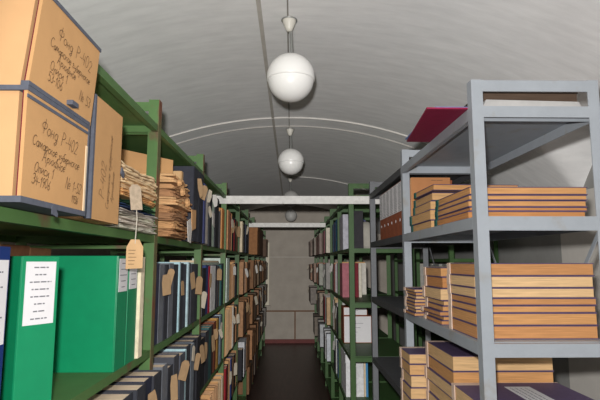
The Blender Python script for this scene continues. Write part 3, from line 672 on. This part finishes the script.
# ------------------------------------------------------------------ right green run
run('first','upper','right', .458, 3.96, 1.695, [(.035,.30,(52,50,54),'dark file','file',None,-.0),(.42,0,None,'',None,None),(.20,.315,(184,182,192),'wide lilac grey box file','binder',None,0),(.11,.31,(170,168,176),'pale grey box file','binder',None,0)], 61, d=.115)
t = thing('cloth_bundle', 'pale rounded cloth bundle on the upper shelf behind the first right post', 'bundle', (.635, 4.22, 1.696))
MB().lathe([(0,.235),(.025,.23),(.05,.21),(.072,.17),(.08,.10),(.078,.03),(.07,.0),(0,.0)], 22).build('cloth', mat('pale_cloth', (176,172,162), .95, .1, 14, (1,1,1), .3), t, smooth=True)
run('second','upper','right', .458, 4.86, 1.695, [(.10,.30,(90,90,130),'purplish blue file','file',None,0),(.10,.32,(52,120,160),'blue file','file',None,0),(.09,.315,(60,130,168),'bright blue file','file',None,0),(.07,.30,(130,110,140),'lilac file','file',None,0),(.08,.31,(48,60,84),'dark blue file','file',None),(.10,.29,(206,196,176),'cream file','file',None),(.09,.30,(48,70,90),'slate blue file','file',None),(.10,.29,CR,'cream file','file',None)], 62)
run('third','upper','right', .405, 5.80, 1.695, [(.12,.29,(206,198,182),'cream file','file',None),(.12,.28,(90,90,96),'grey file','file',None),(.11,.27,PK,'pinkish file','file',None),(.12,.27,(150,60,56),'red file','file',None),(.13,.28,(160,150,146),'greyish file','file',None),(.14,.27,(140,120,110),'grey-brown file','file',None)], 63)
run('fourth','upper','right', .380, 6.76, 1.695, [(.2,.28,(140,124,116),'grey-brown carton','box',None),(.2,.27,(170,130,124),'pinkish carton','box',None),(.2,.28,(150,138,126),'greyish carton','box',None),(.2,.26,(130,100,90),'brown carton','box',None)], 64)
run('fifth','upper','right', .355, 7.74, 1.695, [(.25,.27,(146,136,126),'greyish carton','box',None),(.25,.26,(120,84,72),'brown carton','box',None),(.25,.27,(140,128,118),'dull carton','box',None)], 65)

run('first','middle','right', .458, 4.02, 1.28, [(.72,0,None,'',None,None)], 66)
xx = .456
for k, (t_, c, lb) in enumerate([(.062,(172,106,116),'dusty pink file facing the open end, middle shelf of the first right green bay'),(.042,(182,124,132),'faded pink file facing the open end, just left of the maroon one'),(.036,(120,36,46),'maroon file facing the open end, between pink and cream ones'),(.026,(214,206,190),'narrow cream file facing the open end, beside the maroon one')]):
    book(xx + t_/2, 4.48 - t_/2, 1.28, t_, .30, .24, 1, c, lb, 'file', 'archive_file', 'file', None, rng, rz=-PI/2, group='files facing the open end of the right green bay'); xx += t_ + .002
run('second','middle','right', .455, 4.86, 1.28, [(.10,.30,(214,208,198),'cream file','file',None,0),(.15,.31,(186,184,184),'pale grey bundle','bundle',None),(.14,.30,(174,172,174),'grey bundle','bundle',None),(.10,.29,(160,100,96),'reddish file','file',None),(.12,.30,(178,150,120),'tan file','file','white'),(.14,.28,(150,146,146),'grey file','file','white')], 67)
run('third','middle','right', .405, 5.80, 1.28, [(.12,.30,(150,146,142),'grey file','file','white'),(.12,.28,(170,176,168),'pale greenish file','file',None),(.12,.29,(140,134,124),'grey-brown file','file',None),(.12,.28,(176,180,172),'pale file','file',None),(.14,.3,(160,112,92),'brown file','file',None)], 68)
run('fourth','middle','right', .380, 6.76, 1.28, [(.2,.29,(160,160,150),'pale carton','box','white'),(.2,.28,(150,120,104),'tan carton','box',None),(.2,.3,(166,116,94),'brown carton','box',None),(.2,.28,(140,126,118),'greyish carton','box',None)], 69)
run('fifth','middle','right', .355, 7.74, 1.28, [(.25,.29,(150,126,112),'tan carton','box',None),(.25,.27,(160,118,98),'brown carton','box','pale'),(.25,.28,(120,104,94),'dull carton','box',None)], 70)
# white label boxes facing the open end
def end_box(label, x0, x1, y, z, h, d):
    T = thing('archive_box', label, 'box', (x0, y, z), 0)
    MB().box(0, x1-x0, 0, d, 0, h).build('carton', BRB, T, bevel=.002)
    MB().box(.004, x1-x0-.005, -.0015, -.0002, .006, h-.005).build('front_label', M_white, T)
    m = MB()
    for i in range(3): m.box(.3*(x1-x0), (.7-.1*i)*(x1-x0), -.0022, -.0016, h*(.72-.16*i), h*(.72-.16*i)+.003)
    m.build('lettering', M_inkd, T)
end_box('large white-fronted box on the lower shelf of the first right green bay', .468, .715, 4.52, .8805, .235, .25)
end_box('small white-fronted box on top of the large white-fronted one', .468, .68, 4.53, 1.117, .075, .22)
run('second','lower','right', .455, 4.86, .88, [(.08,.32,(208,206,202),'white file','file',None),(.11,.27,DK,'black file','file','white'),(.12,.30,(176,172,170),'pale grey file','file',None),(.10,.29,(120,118,118),'grey file','file','white'),(.14,.32,(200,170,130),'tan file','file',None),(.12,.3,(190,186,180),'off-white file','file',None)], 71)
run('third','lower','right', .405, 5.80, .88, [(.14,.3,(190,160,124),'tan file','file',None),(.14,.31,(150,150,148),'grey file','file',None),(.14,.29,(140,40,48),'red file','file',None),(.14,.31,(150,140,130),'greyish file','file','pale'),(.14,.3,(120,118,114),'grey file','file',None)], 72)
run('fourth','lower','right', .380, 6.76, .88, [(.2,.3,(150,136,122),'greyish carton','box',None),(.2,.28,(130,126,122),'grey carton','box',None),(.2,.3,(140,110,90),'brown carton','box','pale'),(.2,.3,(120,112,104),'dull carton','box',None)], 73)
run('first','bottom','right', .458, 4.30, .48, [(.10,.34,(226,226,228),'white box file','box',None,0),(.10,.345,(220,222,226),'white box file','box',None,0),(.10,.34,(224,224,226),'white box file','box',None,0),(.09,.335,(216,218,222),'white box file','box',None,0)], 74, d=.15)
t = thing('archive_file', 'blue-edged white file beside the white box files at the bottom right', 'file', (.625, 4.30, .48))
MB().box(0, .018, 0, .24, 0, .32).build('cover', mat('sky_blue_cover', (70,140,190), .6, .08), t); MB().box(-.014, -.0005, .002, .238, .002, .31).build('papers', M_cream, t)
run('second','bottom','right', .458, 4.88, .48, [(.10,.35,(222,222,224),'white box file','box',None),(.09,.34,(70,130,176),'blue file','file',None),(.10,.33,(214,214,214),'off-white box file','box',None),(.12,.34,(196,196,196),'pale grey box file','box','white'),(.14,.26,DK,'black file','file',None)], 75)
run('third','bottom','right', .405, 5.80, .48, [(.14,.30,(196,200,206),'pale box file','box',None),(.14,.31,(208,208,208),'white box file','box',None),(.16,.28,(90,90,92),'dark grey file','file',None),(.16,.3,(176,178,182),'grey box file','box',None)], 76)
for k, (lv, z_) in enumerate([('upper',1.695),('middle',1.28),('lower',.88)]):
    run('sixth', lv, 'right', .335, 8.72, z_, [(.28,.27,[(140,124,114),(150,116,98),(130,122,116)][k],['dull tan','tan','greyish'][k]+' carton','box',None),(.28,.26,[(110,86,76),(140,126,116),(120,100,86)][k],['dark brown','greyish','brown'][k]+' carton','box','pale' if k else None),(.26,.27,[(136,120,112),(120,90,76),(140,130,124)][k],['greyish','brown','pale'][k]+' carton','box',None)], 90+k)
run('fourth','bottom','right', .385, 6.76, .48, [(.2,.29,(176,178,180),'pale box file','box',None),(.2,.28,(110,106,104),'dark grey carton','box',None),(.22,.3,(150,146,140),'grey carton','box',None)], 94)
run('fifth','bottom','right', .36, 7.74, .48, [(.26,.28,(120,110,100),'dull carton','box',None),(.26,.29,(96,84,76),'dark brown carton','box',None)], 95)
run('eighth','upper','left', -.442, 8.90, 1.685, [(.3,.30,(96,76,62),'dark brown carton','box',None),(.3,.32,(120,96,78),'dull brown carton','box',None)], 96)
run('eighth','middle','left', -.442, 8.90, 1.28, [(.3,.32,(116,90,70),'brown carton','box','pale'),(.28,.3,(100,92,84),'grey-brown carton','box',None)], 97)
run('eighth','lower','left', -.442, 8.90, .88, [(.3,.31,(130,124,118),'grey carton','box',None),(.28,.3,(110,92,76),'dull brown carton','box',None)], 98)
run('eighth','bottom','left', -.442, 8.90, .48, [(.3,.31,(120,114,108),'grey carton','box',None)], 99)
run('seventh','bottom','left', -.442, 7.90, .48, [(.3,.3,(104,82,64),'brown carton','box',None),(.28,.31,(128,122,116),'grey carton','box',None)], 100)
# pale files on the right wall shelving
run('wall-side first','middle','right', 1.44, 4.56, 1.2, [(.10,.36,(176,172,160),'pale upright file','file',None),(.12,.37,(160,158,152),'pale grey file','file',None),(.10,.35,(190,182,160),'cream file','file',None),(.14,.37,(150,150,146),'grey file','file',None),(.12,.36,(172,170,164),'pale grey file','file',None),(.14,.37,(160,156,148),'pale file','file',None),(.14,.36,(180,176,166),'cream grey file','file',None)], 81)
run('wall-side second','middle','right', 1.44, 5.76, 1.2, [(.14,.36,(166,162,154),'pale file','file',None),(.14,.37,(176,172,160),'cream file','file',None),(.14,.35,(150,150,146),'grey file','file',None),(.14,.36,(170,166,158),'pale grey file','file',None),(.14,.37,(160,158,150),'pale file','file',None)], 82)

# ------------------------------------------------------------------ light
def lamp(name, kind, loc, energy, size=.1, rot=None, color=(1,1,1), falloff=None):
    l = bpy.data.lights.new(name, kind); l.energy = energy; l.color = color
    if kind == 'POINT': l.shadow_soft_size = size
    if kind == 'AREA': l.shape = 'DISK'; l.size = size
    if falloff:
        l.use_nodes = True; nt = l.node_tree
        em = [n for n in nt.nodes if n.type == 'EMISSION'][0]
        a = nt.nodes.new('ShaderNodeLightFalloff'); a.inputs['Strength'].default_value = falloff[0]
        b = nt.nodes.new('ShaderNodeLightFalloff'); b.inputs['Strength'].default_value = falloff[1]
        ad = nt.nodes.new('ShaderNodeMath'); ad.operation = 'ADD'
        nt.links.new(a.outputs['Linear'], ad.inputs[0]); nt.links.new(b.outputs['Constant'], ad.inputs[1])
        nt.links.new(ad.outputs[0], em.inputs['Strength'])
    o = bpy.data.objects.new(name, l); col.objects.link(o); o.location = loc
    if rot: o.rotation_euler = rot
    return o
lamp('camera_flash', 'POINT', (-.035, -.01, 1.692), 14, .022, color=(1,.985,.96), falloff=(3.0, .95))
w = bpy.data.worlds.new('World'); scene.world = w; w.use_nodes = True
w.node_tree.nodes['Background'].inputs[0].default_value = (.9, .95, 1, 1)
w.node_tree.nodes['Background'].inputs[1].default_value = .12

# ------------------------------------------------------------------ camera
cam = bpy.data.cameras.new('Camera'); cam.sensor_width = 36; cam.lens = 30.0; cam.clip_start = .02
co = bpy.data.objects.new('Camera', cam); col.objects.link(co)
co.location = (0, 0, 1.59)
co.rotation_euler = (PI/2 + math.radians(7.067), 0, -math.radians(1.023))
scene.camera = co
scene.view_settings.view_transform = 'Standard'
scene.view_settings.look = 'None'
scene.view_settings.exposure = 0
